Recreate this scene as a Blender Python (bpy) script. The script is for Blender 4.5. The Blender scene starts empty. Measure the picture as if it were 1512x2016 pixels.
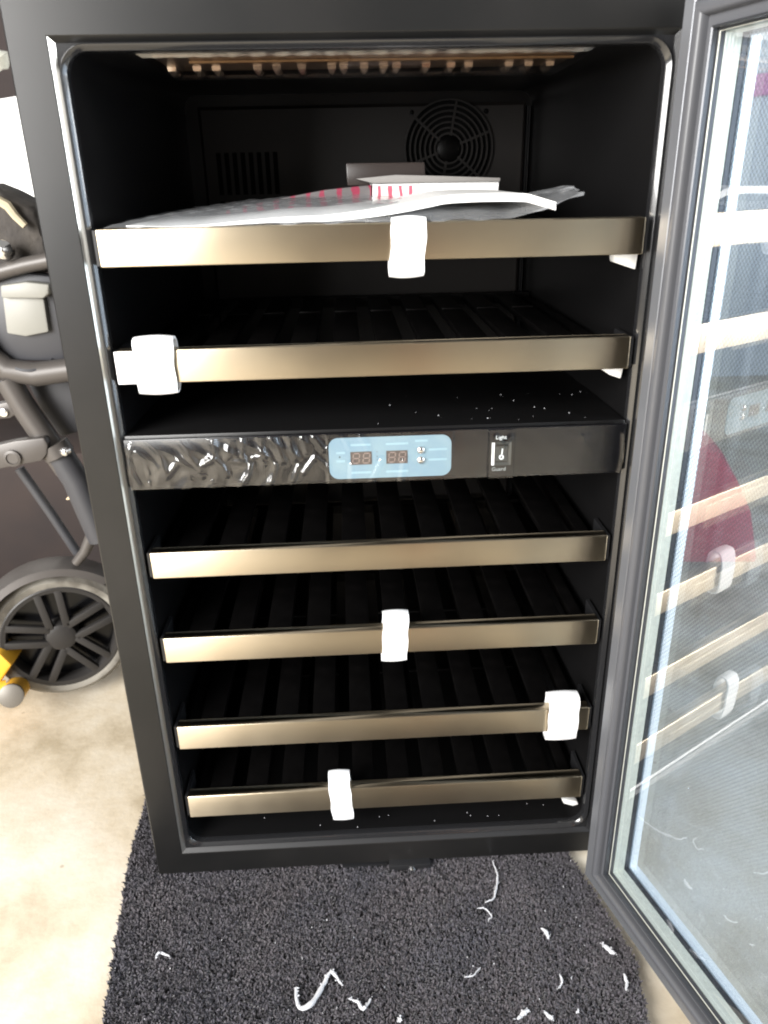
import bpy, bmesh, math, random
from mathutils import Vector, Matrix
import numpy as np
random.seed(7)
rng = np.random.default_rng(7)
S = bpy.context.scene
COL = S.collection
PI = math.pi

# ------------------------------------------------------------------ camera
CAMP = Vector((0.273171, -0.753735, 0.831852))
YAW, PITCH, ROLL, FPX = 0.042092, 0.408308, -0.020832, 1519.48
_f = Vector((math.sin(YAW)*math.cos(PITCH), math.cos(YAW)*math.cos(PITCH), -math.sin(PITCH)))
_r = Vector((math.cos(YAW), -math.sin(YAW), 0)); _u = _r.cross(_f)
CR = math.cos(ROLL)*_r + math.sin(ROLL)*_u
CU = -math.sin(ROLL)*_r + math.cos(ROLL)*_u
cam_d = bpy.data.cameras.new('camera'); cam = bpy.data.objects.new('camera', cam_d); COL.objects.link(cam)
cam.matrix_world = Matrix(((CR.x, CU.x, -_f.x, CAMP.x), (CR.y, CU.y, -_f.y, CAMP.y), (CR.z, CU.z, -_f.z, CAMP.z), (0, 0, 0, 1)))
cam_d.sensor_fit = 'VERTICAL'; cam_d.sensor_height = 24.0; cam_d.lens = FPX/2016*24.0
cam_d.clip_start = 0.01; cam_d.clip_end = 200
cam_d.dof.use_dof = True; cam_d.dof.focus_distance = 0.86; cam_d.dof.aperture_fstop = 5.0
S.camera = cam

def at(px, py, Y):
    d = CR*(px-756) - CU*(py-1008) + _f*FPX
    return CAMP + d*((Y-CAMP.y)/d.y)

# ------------------------------------------------------------------ world, lights, exposure
w = bpy.data.worlds.new("World"); S.world = w; w.use_nodes = True
bg = w.node_tree.nodes['Background']; bg.inputs[0].default_value = (1.0, 0.97, 0.93, 1); bg.inputs[1].default_value = 0.36
def area(name, loc, target, sx, sy, power, col):
    l = bpy.data.lights.new(name, 'AREA'); l.shape = 'RECTANGLE'; l.size = sx; l.size_y = sy; l.energy = power; l.color = col
    o = bpy.data.objects.new(name, l); COL.objects.link(o); o.location = loc
    o.rotation_euler = (Vector(target)-Vector(loc)).to_track_quat('-Z', 'Y').to_euler()
    return o
# daylight through the open garage door, in front and to the left of the cooler
area('door_daylight', (-1.70, -1.9, 1.40), (-0.1, 0.0, 0.50), 1.9, 1.7, 280, (1.0, 0.985, 0.96))
# daylight from the yard side, to the right beyond the open door
area('yard_daylight', (2.05, -0.65, 0.95), (0.45, 0.9, 0.6), 1.3, 1.8, 105, (0.93, 0.97, 1.0))
S.view_settings.view_transform = 'Standard'; S.view_settings.look = 'None'
S.view_settings.exposure = 0.0; S.view_settings.gamma = 1.0
S.render.engine = 'CYCLES'
S.cycles.pixel_filter_type = 'BLACKMAN_HARRIS'; S.cycles.filter_width = 2.0

# ------------------------------------------------------------------ materials
def mat(name, col, rough=0.5, metal=0.0, spec=0.5, noise=None, bump=None, coat=0.0, aniso=0.0, sheen=0.0):
    m = bpy.data.materials.new(name); m.use_nodes = True; nt = m.node_tree; b = nt.nodes['Principled BSDF']
    b.inputs['Base Color'].default_value = (*col, 1); b.inputs['Roughness'].default_value = rough
    b.inputs['Metallic'].default_value = metal; b.inputs['Specular IOR Level'].default_value = spec
    b.inputs['Coat Weight'].default_value = coat; b.inputs['Anisotropic'].default_value = aniso
    b.inputs['Sheen Weight'].default_value = sheen
    tc = nt.nodes.new('ShaderNodeTexCoord')
    if noise:
        sc, c2, lo, hi = noise
        n = nt.nodes.new('ShaderNodeTexNoise'); n.inputs['Scale'].default_value = sc; n.inputs['Detail'].default_value = 6
        nt.links.new(tc.outputs['Object'], n.inputs['Vector'])
        r = nt.nodes.new('ShaderNodeValToRGB'); r.color_ramp.elements[0].position = lo; r.color_ramp.elements[1].position = hi
        r.color_ramp.elements[0].color = (*col, 1); r.color_ramp.elements[1].color = (*c2, 1)
        nt.links.new(n.outputs['Fac'], r.inputs['Fac']); nt.links.new(r.outputs['Color'], b.inputs['Base Color'])
    if bump:
        sc, st, dist = bump
        n = nt.nodes.new('ShaderNodeTexNoise'); n.inputs['Scale'].default_value = sc; n.inputs['Detail'].default_value = 4
        nt.links.new(tc.outputs['Object'], n.inputs['Vector'])
        bp = nt.nodes.new('ShaderNodeBump'); bp.inputs['Strength'].default_value = st; bp.inputs['Distance'].default_value = dist
        nt.links.new(n.outputs['Fac'], bp.inputs['Height']); nt.links.new(bp.outputs['Normal'], b.inputs['Normal'])
    return m

def brushed(name, col, rough):
    m = mat(name, col, rough, 1.0); nt = m.node_tree; b = nt.nodes['Principled BSDF']
    tc = nt.nodes.new('ShaderNodeTexCoord'); mp = nt.nodes.new('ShaderNodeMapping'); mp.inputs['Scale'].default_value = (3, 400, 900)
    n = nt.nodes.new('ShaderNodeTexNoise'); n.inputs['Scale'].default_value = 1.5; n.inputs['Detail'].default_value = 5
    nt.links.new(tc.outputs['Object'], mp.inputs[0]); nt.links.new(mp.outputs[0], n.inputs['Vector'])
    bp = nt.nodes.new('ShaderNodeBump'); bp.inputs['Strength'].default_value = .12; bp.inputs['Distance'].default_value = .0004
    nt.links.new(n.outputs['Fac'], bp.inputs['Height']); nt.links.new(bp.outputs['Normal'], b.inputs['Normal'])
    b.inputs['Anisotropic'].default_value = .88
    cx = nt.nodes.new('ShaderNodeCombineXYZ'); cx.inputs[2].default_value = 1.0; nt.links.new(cx.outputs[0], b.inputs['Tangent'])
    # soft smudges in the gloss
    n2 = nt.nodes.new('ShaderNodeTexNoise'); n2.inputs['Scale'].default_value = 14; nt.links.new(tc.outputs['Object'], n2.inputs['Vector'])
    mr = nt.nodes.new('ShaderNodeMapRange'); mr.inputs[3].default_value = rough-.05; mr.inputs[4].default_value = rough+.08
    nt.links.new(n2.outputs['Fac'], mr.inputs[0]); nt.links.new(mr.outputs[0], b.inputs['Roughness'])
    return m

def clear(name, tint, refl, rough=0.02, bump=None, dots=False, ior=1.5, milk=0):
    """thin clear sheet: transparent layer under a fresnel/constant gloss"""
    m = bpy.data.materials.new(name); m.use_nodes = True; nt = m.node_tree; nt.nodes.clear()
    out = nt.nodes.new('ShaderNodeOutputMaterial'); mx = nt.nodes.new('ShaderNodeMixShader')
    tr = nt.nodes.new('ShaderNodeBsdfTransparent'); tr.inputs[0].default_value = (*tint, 1)
    gl = nt.nodes.new('ShaderNodeBsdfGlossy'); gl.inputs['Roughness'].default_value = rough
    ge = nt.nodes.new('ShaderNodeNewGeometry'); dt = nt.nodes.new('ShaderNodeVectorMath'); dt.operation = 'DOT_PRODUCT'
    nt.links.new(ge.outputs['Normal'], dt.inputs[0]); nt.links.new(ge.outputs['Incoming'], dt.inputs[1])
    ab = nt.nodes.new('ShaderNodeMath'); ab.operation = 'ABSOLUTE'; nt.links.new(dt.outputs['Value'], ab.inputs[0])
    om = nt.nodes.new('ShaderNodeMath'); om.operation = 'SUBTRACT'; om.inputs[0].default_value = 1.0; om.use_clamp = True; nt.links.new(ab.outputs[0], om.inputs[1])
    pw = nt.nodes.new('ShaderNodeMath'); pw.operation = 'POWER'; nt.links.new(om.outputs[0], pw.inputs[0]); pw.inputs[1].default_value = 5.0
    r0 = ((ior-1)/(ior+1))**2*2 + refl
    ad = nt.nodes.new('ShaderNodeMath'); ad.operation = 'MULTIPLY_ADD'; ad.use_clamp = True; ad.inputs[1].default_value = 1-r0; ad.inputs[2].default_value = r0
    nt.links.new(pw.outputs[0], ad.inputs[0]); nt.links.new(ad.outputs[0], mx.inputs[0])
    nt.links.new(tr.outputs[0], mx.inputs[1]); nt.links.new(gl.outputs[0], mx.inputs[2]); nt.links.new(mx.outputs[0], out.inputs[0])
    tc = nt.nodes.new('ShaderNodeTexCoord')
    if bump:
        sc, st, dist = bump
        n = nt.nodes.new('ShaderNodeTexNoise'); n.inputs['Scale'].default_value = sc; n.inputs['Detail'].default_value = 3
        nt.links.new(tc.outputs['Object'], n.inputs['Vector'])
        bp = nt.nodes.new('ShaderNodeBump'); bp.inputs['Strength'].default_value = st; bp.inputs['Distance'].default_value = dist
        nt.links.new(n.outputs['Fac'], bp.inputs['Height']); nt.links.new(bp.outputs['Normal'], gl.inputs['Normal']); 
    if milk:
        df = nt.nodes.new('ShaderNodeBsdfDiffuse'); df.inputs[0].default_value = (.8, .82, .85, 1); mk = nt.nodes.new('ShaderNodeMixShader'); mk.inputs[0].default_value = milk
        nt.links.new(mx.outputs[0], mk.inputs[1]); nt.links.new(df.outputs[0], mk.inputs[2]); nt.links.new(mk.outputs[0], out.inputs[0])
    if dots:   # fine printed dot screen on the outer pane, with dusty smears
        sp = nt.nodes.new('ShaderNodeSeparateXYZ'); nt.links.new(tc.outputs['Object'], sp.inputs[0])
        def wave(sock_pairs):
            s = nt.nodes.new('ShaderNodeMath'); s.operation = 'MULTIPLY_ADD'
            nt.links.new(sp.outputs[0], s.inputs[0]); s.inputs[1].default_value = sock_pairs[0]
            k = nt.nodes.new('ShaderNodeMath'); k.operation = 'MULTIPLY'; nt.links.new(sp.outputs[2], k.inputs[0]); k.inputs[1].default_value = sock_pairs[1]
            nt.links.new(k.outputs[0], s.inputs[2])
            q = nt.nodes.new('ShaderNodeMath'); q.operation = 'SINE'; nt.links.new(s.outputs[0], q.inputs[0]); return q
        a = wave((1450, 1100)); b2 = wave((1450, -1100))
        mu = nt.nodes.new('ShaderNodeMath'); mu.operation = 'ADD'; nt.links.new(a.outputs[0], mu.inputs[0]); nt.links.new(b2.outputs[0], mu.inputs[1])
        mr = nt.nodes.new('ShaderNodeMapRange'); mr.inputs[1].default_value = -.8; mr.inputs[2].default_value = .9
        mr.inputs[3].default_value = .62; mr.inputs[4].default_value = 1.0
        nt.links.new(mu.outputs[0], mr.inputs[0])
        mm = nt.nodes.new('ShaderNodeMix'); mm.data_type = 'RGBA'; mm.blend_type = 'MULTIPLY'
        fz_ = nt.nodes.new('ShaderNodeMapRange'); fz_.inputs[1].default_value = .12; fz_.inputs[2].default_value = .42; nt.links.new(sp.outputs[2], fz_.inputs[0]); nt.links.new(fz_.outputs[0], mm.inputs[0])
        mm.inputs[6].default_value = (*tint, 1); nt.links.new(mr.outputs[0], mm.inputs[7]); nt.links.new(mm.outputs[2], tr.inputs[0])
        # dust film
        df = nt.nodes.new('ShaderNodeBsdfDiffuse'); df.inputs[0].default_value = (.55, .6, .66, 1)
        n = nt.nodes.new('ShaderNodeTexNoise'); n.inputs['Scale'].default_value = 7; n.inputs['Detail'].default_value = 5
        mp = nt.nodes.new('ShaderNodeMapping'); mp.inputs['Rotation'].default_value = (0, .6, 0); mp.inputs['Scale'].default_value = (1, 1, .45)
        nt.links.new(tc.outputs['Object'], mp.inputs[0]); nt.links.new(mp.outputs[0], n.inputs['Vector'])
        m2 = nt.nodes.new('ShaderNodeMapRange'); m2.inputs[1].default_value = .35; m2.inputs[2].default_value = .75; m2.inputs[3].default_value = .08; m2.inputs[4].default_value = .24
        nt.links.new(n.outputs['Fac'], m2.inputs[0])
        mx2 = nt.nodes.new('ShaderNodeMixShader'); nt.links.new(m2.outputs[0], mx2.inputs[0])
        nt.links.new(mx.outputs[0], mx2.inputs[1]); nt.links.new(df.outputs[0], mx2.inputs[2]); nt.links.new(mx2.outputs[0], out.inputs[0])
    return m

M = dict(
    black=mat('black_satin_plastic', (.012, .012, .013), .40, spec=.5, bump=(900, .05, .0003)),
    gloss=mat('black_gloss_lip', (.014, .014, .015), .17, spec=.6, coat=.5),
    frame=mat('charcoal_painted_steel', (.007, .007, .007), .30, spec=.38, noise=(5, (.015, .014, .0135), .4, .7), bump=(700, .06, .0003)),
    fascia=mat('black_gloss_fascia', (.005, .005, .006), .2, spec=.4),
    liner=mat('black_liner_plastic', (.006, .0058, .006), .30, spec=.35),
    back=mat('black_back_panel', (.012, .0100, .0090), .5, spec=.4),
    hole=mat('dark_opening', (.004, .004, .004), .8, spec=.1),
    slat=mat('black_stained_wood', (.0022, .002, .002), .4, spec=.10, noise=(40, (.004, .0036, .0036), .4, .7)),
    steel=brushed('brushed_warm_steel', (.545, .465, .345), .33),  # stainless steel, warm surrounding light put into its gold tint
    foam=mat('white_foam_tape', (.86, .87, .88), .85, bump=(600, .2, .0005)),
    paper=mat('white_paper', (.84, .84, .83), .7),
    white=mat('white_reflection', (.8, .8, .78), .5),
    gasket=mat('grey_rubber_gasket', (.075, .077, .085), .36, spec=.5),
    flange=mat('grey_door_flange', (.15, .155, .168), .34, metal=.4, spec=.5),
    lip=mat('dark_door_lip', (.05, .052, .058), .3, metal=.4),
    spacer=mat('cream_aluminium_spacer', (.62, .62, .54), .45, metal=.3, noise=(200, (.55, .55, .48), .3, .6)),
    edge=mat('bright_trim_edge', (.85, .85, .84), .35, metal=.2),
    pane=clear('coated_glass', (.90, .945, .98), .24, .0),
    pane2=clear('dotted_outer_glass', (.78, .86, .95), .12, .01, dots=True),
    bag=clear('clear_plastic_bag', (.93, .94, .95), .05, .09, bump=(60, .6, .004), milk=.13),
    film=clear('crinkled_protective_film', (.97, .97, .97), -.0, .16),
    lens=clear('clear_lamp_cover', (.78, .68, .62), .14, .12, bump=(60, .1, .002)),
    lampboard=mat('warm_grey_board', (.50, .45, .40), .28, metal=.8),
    gold=mat('copper_track', (.62, .47, .28), .35, metal=.7),
    led=mat('small_clear_led', (.97, .94, .88), .12, metal=.85),
    disp=mat('pale_blue_membrane', (.17, .27, .34), .38, noise=(30, (.20, .30, .35), .4, .6)),
    disp2=mat('pale_blue_print', (.25, .38, .44), .4),
    digwin=mat('brown_digit_window', (.075, .06, .055), .3),
    digit=mat('unlit_segment', (.26, .20, .18), .4),
    chrome=mat('chrome_button', (.85, .85, .85), .15, metal=1),
    print=mat('white_print', (.7, .75, .75), .5),
    dimprint=mat('worn_white_print', (.30, .33, .33), .5),
    rocker=mat('rocker_plastic', (.03, .034, .034), .25),
    carpet=mat('dark_carpet_backing', (.03, .028, .03), .95),
    lint=mat('white_foam_crumbs', (.52, .52, .54), .9),
    strollergrey=mat('grey_stroller_tube', (.085, .076, .070), .42, metal=.2, spec=.5),
    strollerdark=mat('dark_stroller_plastic', (.045, .045, .05), .5),
    strollerlight=mat('pale_grey_panel', (.24, .235, .21), .5),
    fabric=mat('dark_stroller_fabric', (.05, .044, .04), .9, noise=(25, (.075, .065, .055), .4, .7), bump=(40, .5, .01)),
    strap=mat('tan_strap', (.42, .36, .25), .7),
    tyre=mat('worn_grey_tyre', (.24, .225, .195), .75, noise=(18, (.10, .09, .075), .45, .6)),
    rim=mat('dark_grey_rim', (.028, .026, .025), .42, spec=.35),
    yellow=mat('yellow_plastic', (.75, .42, .04), .45),
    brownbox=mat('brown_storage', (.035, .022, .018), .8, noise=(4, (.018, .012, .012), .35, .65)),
    daywhite=mat('white_daylight_panel', (.88, .88, .87), .6),
    maroon=mat('maroon_cloth', (.34, .025, .05), .85, bump=(30, .5, .01)),
    pink=mat('pink_cloth', (.7, .2, .45), .8),
    greywall=mat('pale_garage_wall', (.74, .78, .82), .8, noise=(2, (.6, .64, .68), .35, .65)),
    brass=mat('dull_metal_cap', (.16, .145, .125), .45, metal=.3),
    shadecard=mat('shaded_paper', (.20, .19, .18), .7),
    tan=mat('tan_scrap', (.62, .5, .33), .8),
)
# red printed bars on white card (flat print)
def stripes(name, base, ink, freq):
    m = mat(name, base, .6); nt = m.node_tree; b = nt.nodes['Principled BSDF']
    tc = nt.nodes.new('ShaderNodeTexCoord'); sp = nt.nodes.new('ShaderNodeSeparateXYZ'); nt.links.new(tc.outputs['Object'], sp.inputs[0])
    a = nt.nodes.new('ShaderNodeMath'); a.operation = 'MULTIPLY_ADD'; a.inputs[1].default_value = freq; nt.links.new(sp.outputs[0], a.inputs[0])
    n = nt.nodes.new('ShaderNodeTexNoise'); n.inputs['Scale'].default_value = 55; nt.links.new(tc.outputs['Object'], n.inputs['Vector'])
    k = nt.nodes.new('ShaderNodeMath'); k.operation = 'MULTIPLY'; k.inputs[1].default_value = 5; nt.links.new(n.outputs['Fac'], k.inputs[0]); nt.links.new(k.outputs[0], a.inputs[2])
    s = nt.nodes.new('ShaderNodeMath'); s.operation = 'SINE'; nt.links.new(a.outputs[0], s.inputs[0])
    r = nt.nodes.new('ShaderNodeValToRGB'); r.color_ramp.elements[0].position = .45; r.color_ramp.elements[1].position = .6
    r.color_ramp.elements[0].color = (*base, 1); r.color_ramp.elements[1].color = (*ink, 1)
    nt.links.new(s.outputs[0], r.inputs['Fac']); nt.links.new(r.outputs['Color'], b.inputs['Base Color']); return m
M['redprint'] = stripes('card_with_red_print', (.60, .55, .52), (.42, .07, .11), 560)
M['redprint_dark'] = stripes('grey_card_with_red_print', (.11, .10, .10), (.23, .02, .05), 360)

def floor_mat():
    m = mat('stained_concrete', (.60, .52, .39), .75); nt = m.node_tree; b = nt.nodes['Principled BSDF']
    tc = nt.nodes.new('ShaderNodeTexCoord')
    n = nt.nodes.new('ShaderNodeTexNoise'); n.inputs['Scale'].default_value = 5; n.inputs['Detail'].default_value = 8; n.inputs['Roughness'].default_value = .62
    nt.links.new(tc.outputs['Object'], n.inputs['Vector'])
    r = nt.nodes.new('ShaderNodeValToRGB'); e = r.color_ramp.elements
    e[0].position = .33; e[0].color = (.36, .29, .19, 1); e[1].position = .62; e[1].color = (.66, .60, .50, 1)
    x = e.new(.47); x.color = (.56, .48, .36, 1)
    nt.links.new(n.outputs['Fac'], r.inputs['Fac'])
    n2 = nt.nodes.new('ShaderNodeTexVoronoi'); n2.inputs['Scale'].default_value = 16; nt.links.new(tc.outputs['Object'], n2.inputs['Vector'])
    r2 = nt.nodes.new('ShaderNodeValToRGB'); r2.color_ramp.elements[0].position = .03; r2.color_ramp.elements[1].position = .075
    r2.color_ramp.elements[0].color = (.5, .45, .38, 1)
    nt.links.new(n2.outputs['Distance'], r2.inputs['Fac'])
    mm = nt.nodes.new('ShaderNodeMix'); mm.data_type = 'RGBA'; mm.blend_type = 'MULTIPLY'; mm.inputs[0].default_value = 1
    nt.links.new(r.outputs['Color'], mm.inputs[6]); nt.links.new(r2.outputs['Color'], mm.inputs[7]); nt.links.new(mm.outputs[2], b.inputs['Base Color'])
    n3 = nt.nodes.new('ShaderNodeTexNoise'); n3.inputs['Scale'].default_value = 120; n3.inputs['Detail'].default_value = 6; nt.links.new(tc.outputs['Object'], n3.inputs['Vector'])
    bp = nt.nodes.new('ShaderNodeBump'); bp.inputs['Strength'].default_value = .25; bp.inputs['Distance'].default_value = .002
    nt.links.new(n3.outputs['Fac'], bp.inputs['Height']); nt.links.new(bp.outputs['Normal'], b.inputs['Normal'])
    return m
M['floor'] = floor_mat()
def pile_mat():
    m = mat('charcoal_carpet_pile', (.05, .045, .05), .9, sheen=.3); nt = m.node_tree; b = nt.nodes['Principled BSDF']
    tc = nt.nodes.new('ShaderNodeTexCoord')
    n = nt.nodes.new('ShaderNodeTexNoise'); n.inputs['Scale'].default_value = 240; n.inputs['Detail'].default_value = 2
    nt.links.new(tc.outputs['Object'], n.inputs['Vector'])
    r = nt.nodes.new('ShaderNodeValToRGB'); e = r.color_ramp.elements
    e[0].position = .34; e[0].color = (.062, .056, .063, 1); e[1].position = .72; e[1].color = (.118, .108, .120, 1)
    x = e.new(.52); x.color = (.086, .078, .086, 1)
    nt.links.new(n.outputs['Fac'], r.inputs['Fac'])
    n2 = nt.nodes.new('ShaderNodeTexNoise'); n2.inputs['Scale'].default_value = 9; n2.inputs['Detail'].default_value = 3; nt.links.new(tc.outputs['Object'], n2.inputs['Vector'])
    r2 = nt.nodes.new('ShaderNodeValToRGB'); r2.color_ramp.elements[0].color = (.80, .82, .90, 1); r2.color_ramp.elements[1].color = (1.06, 1.02, 1.02, 1)
    r2.color_ramp.elements[0].position = .35; r2.color_ramp.elements[1].position = .65
    nt.links.new(n2.outputs['Fac'], r2.inputs['Fac'])
    mm = nt.nodes.new('ShaderNodeMix'); mm.data_type = 'RGBA'; mm.blend_type = 'MULTIPLY'; mm.inputs[0].default_value = 1
    nt.links.new(r.outputs['Color'], mm.inputs[6]); nt.links.new(r2.outputs['Color'], mm.inputs[7]); nt.links.new(mm.outputs[2], b.inputs['Base Color'])
    return m
M['pile'] = pile_mat()

# ------------------------------------------------------------------ mesh helpers
class MB:
    def __init__(s): s.v = []; s.f = []
    def add(s, vs, fs):
        o = len(s.v); s.v += [tuple(v) for v in vs]; s.f += [tuple(i+o for i in f) for f in fs]; return s
    def box(s, x0, x1, y0, y1, z0, z1, T=None):
        vs = [Vector((x, y, z)) for x in (x0, x1) for y in (y0, y1) for z in (z0, z1)]
        if T: vs = [T @ v for v in vs]
        return s.add(vs, [(0, 1, 3, 2), (4, 6, 7, 5), (0, 4, 5, 1), (2, 3, 7, 6), (0, 2, 6, 4), (1, 5, 7, 3)])
    def bar(s, p, q, wx, wy=None, up=(0, 0, 1)):
        p = Vector(p); q = Vector(q); d = (q-p); L = d.length; d.normalize(); u = Vector(up)
        a = d.cross(u).normalized(); b = a.cross(d); wy = wy or wx
        vs = [p+a*sx*wx/2+b*sy*wy/2+d*t for t in (0, L) for sx, sy in ((-1, -1), (1, -1), (1, 1), (-1, 1))]
        return s.add(vs, [(3, 2, 1, 0), (4, 5, 6, 7), (0, 1, 5, 4), (1, 2, 6, 5), (2, 3, 7, 6), (3, 0, 4, 7)])
    def tube(s, pts, rad, n=14, cap=True):
        pts = [Vector(p) for p in pts]; rads = rad if hasattr(rad, '__len__') else [rad]*len(pts)
        d0 = (pts[1]-pts[0]).normalized(); a = d0.orthogonal().normalized(); rings = []
        for i, p in enumerate(pts):
            d = (pts[min(i+1, len(pts)-1)]-pts[max(i-1, 0)]).normalized()
            a = (a-d*a.dot(d)).normalized(); b = d.cross(a)
            rings.append([p+(a*math.cos(2*PI*k/n)+b*math.sin(2*PI*k/n))*rads[i] for k in range(n)])
        vs = [v for r in rings for v in r]; fs = []
        for i in range(len(rings)-1):
            for k in range(n): fs.append((i*n+k, i*n+(k+1) % n, (i+1)*n+(k+1) % n, (i+1)*n+k))
        if cap: fs += [tuple(range(n))[::-1], tuple((len(rings)-1)*n+k for k in range(n))]
        return s.add(vs, fs)
    def lathe(s, c, axis, prof, n=40):
        c = Vector(c); ax = Vector(axis).normalized(); a = ax.orthogonal().normalized(); b = ax.cross(a); vs = []; fs = []
        for r, h in prof:
            for k in range(n):
                t = 2*PI*k/n; vs.append(c+ax*h+(a*math.cos(t)+b*math.sin(t))*r)
        for i in range(len(prof)-1):
            for k in range(n): fs.append((i*n+k, i*n+(k+1) % n, (i+1)*n+(k+1) % n, (i+1)*n+k))
        return s.add(vs, fs)
    def prism(s, poly, vec):
        n = len(poly); vec = Vector(vec); vs = [Vector(p) for p in poly]+[Vector(p)+vec for p in poly]
        return s.add(vs, [tuple(range(n))[::-1], tuple(range(n, 2*n))]+[(k, (k+1) % n, n+(k+1) % n, n+k) for k in range(n)])
    def loops(s, loops, closed=True):
        n = len(loops[0]); vs = [v for l in loops for v in l]; fs = []
        for i in range(len(loops)-1):
            for k in range(n if closed else n-1): fs.append((i*n+k, i*n+(k+1) % n, (i+1)*n+(k+1) % n, (i+1)*n+k))
        return s.add(vs, fs)
    def build(s, name, m, parent=None, smooth=False, bevel=0, origin=None, segs=2):
        o3 = Vector(origin) if origin is not None else Vector((0, 0, 0))
        me = bpy.data.meshes.new(name); me.from_pydata([tuple(Vector(v)-o3) for v in s.v], [], s.f)
        bm = bmesh.new(); bm.from_mesh(me); bmesh.ops.recalc_face_normals(bm, faces=bm.faces)
        if bevel: bmesh.ops.bevel(bm, geom=bm.edges[:]+bm.verts[:], offset=bevel, segments=segs, profile=.5, affect='EDGES', clamp_overlap=True)
        bm.to_mesh(me); bm.free()
        if smooth or bevel:
            for p in me.polygons: p.use_smooth = True
            me.set_sharp_from_angle(angle=math.radians(40))
        me.materials.append(m)
        o = bpy.data.objects.new(name, me); COL.objects.link(o); o.location = o3
        if parent: o.parent = parent; o.matrix_parent_inverse = parent.matrix_world.inverted() if False else Matrix.Translation(-parent.location) if parent.get('_world') else Matrix()
        return o
def tag(o, label=None, cat=None, group=None, kind=None):
    if label: o['label'] = label
    if cat: o['category'] = cat
    if group: o['group'] = group
    if kind: o['kind'] = kind
    return o
def empty(name, loc=(0, 0, 0), parent=None, rotz=0):
    o = bpy.data.objects.new(name, None); COL.objects.link(o); o.location = loc; o.rotation_euler = (0, 0, rotz); o.empty_display_size = .05
    if parent: o.parent = parent
    return o
def rrect(x0, x1, z0, z1, r, y, seg=8):
    pts = []
    for cx, cz, a0 in ((x1-r, z1-r, 0), (x0+r, z1-r, 90), (x0+r, z0+r, 180), (x1-r, z0+r, 270)):
        for k in range(seg+1):
            a = math.radians(a0+90*k/seg); pts.append(Vector((cx+r*math.cos(a), y, cz+r*math.sin(a))))
    return pts
def text(body, size, loc, m, parent, name='lettering', rot=(PI/2, 0, 0), depth=.0001):
    c = bpy.data.curves.new(name, 'FONT'); c.body = body; c.size = size; c.align_x = 'CENTER'; c.align_y = 'CENTER'; c.extrude = depth
    t = bpy.data.objects.new(name, c); COL.objects.link(t); bpy.context.view_layer.update()
    dg = bpy.context.evaluated_depsgraph_get(); me = bpy.data.meshes.new_from_object(t.evaluated_get(dg))
    bpy.data.objects.remove(t); bpy.data.curves.remove(c)
    me.materials.clear(); me.materials.append(m)
    o = bpy.data.objects.new(name, me); COL.objects.link(o); o.location = loc; o.rotation_euler = rot; o.parent = parent
    return o

# ================================================================== SETTING
FZ = -0.018
fl = MB().add([(-3.2, -3.2, FZ), (3.6, -3.2, FZ), (3.6, 3.2, FZ), (-3.2, 3.2, FZ)], [(0, 1, 2, 3)]).build('garage_floor', M['floor']); tag(fl, kind='structure')
bw = MB().box(-3.2, 3.6, 2.6, 2.7, FZ, 2.6).build('back_wall', M['greywall']); tag(bw, kind='structure')
rw = MB().box(2.2, 2.3, -3.2, 2.6, FZ, 2.6).build('right_wall', M['greywall']); tag(rw, kind='structure')

# ================================================================== COOLER
W = .603; H = .975; D = .56
cooler = empty('wine_cooler', (0, 0, 0))
tag(cooler, 'black wine cooler standing open with six steel fronted shelves and a glass door', 'wine cooler')
# outer shell: side, top, bottom and rear sheets
MB().box(0, .004, .0125, D, .0, H).build('side_panel', M['frame'], cooler)
MB().box(W-.004, W, .0125, D, .0, H).build('side_panel', M['frame'], cooler)
MB().box(0, W, .0125, D, H, H+.004).build('top_panel', M['frame'], cooler)
MB().box(.005, W-.005, D, D+.004, .0, H).build('rear_panel', M['black'], cooler)
# front frame, mitred, with a chamfered reveal toned side by side for reflected light
def rl(x0, x1, z0, z1, y): return [Vector((x1, y, z1)), Vector((x0, y, z1)), Vector((x0, y, z0)), Vector((x1, y, z0))]
fx0, fx1, fz0, fz1 = .0335, .5695, .034, .9455
MB().loops([rl(0, W, 0, H, .012), rl(0, W, 0, H, .0015), rl(.0015, W-.0015, .0015, H-.0015, 0),
            rl(fx0, fx1, fz0, fz1, 0), rl(fx0+.0008, fx1-.0008, fz0+.0008, fz1-.0008, .0004)]).build('front_frame', M['frame'], cooler, bevel=0)
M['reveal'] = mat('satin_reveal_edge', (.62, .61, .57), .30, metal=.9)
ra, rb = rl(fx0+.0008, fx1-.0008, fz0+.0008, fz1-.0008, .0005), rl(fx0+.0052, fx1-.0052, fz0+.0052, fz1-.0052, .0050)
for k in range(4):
    MB().add([ra[k], ra[(k+1) % 4], rb[(k+1) % 4], rb[k]], [(0, 1, 2, 3)]).build('frame_reveal', (M['frame'], M['reveal'], M['black'], M['gloss'])[k], cooler)  # bright left bar, dark others: reflected light put into the bar colours
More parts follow.
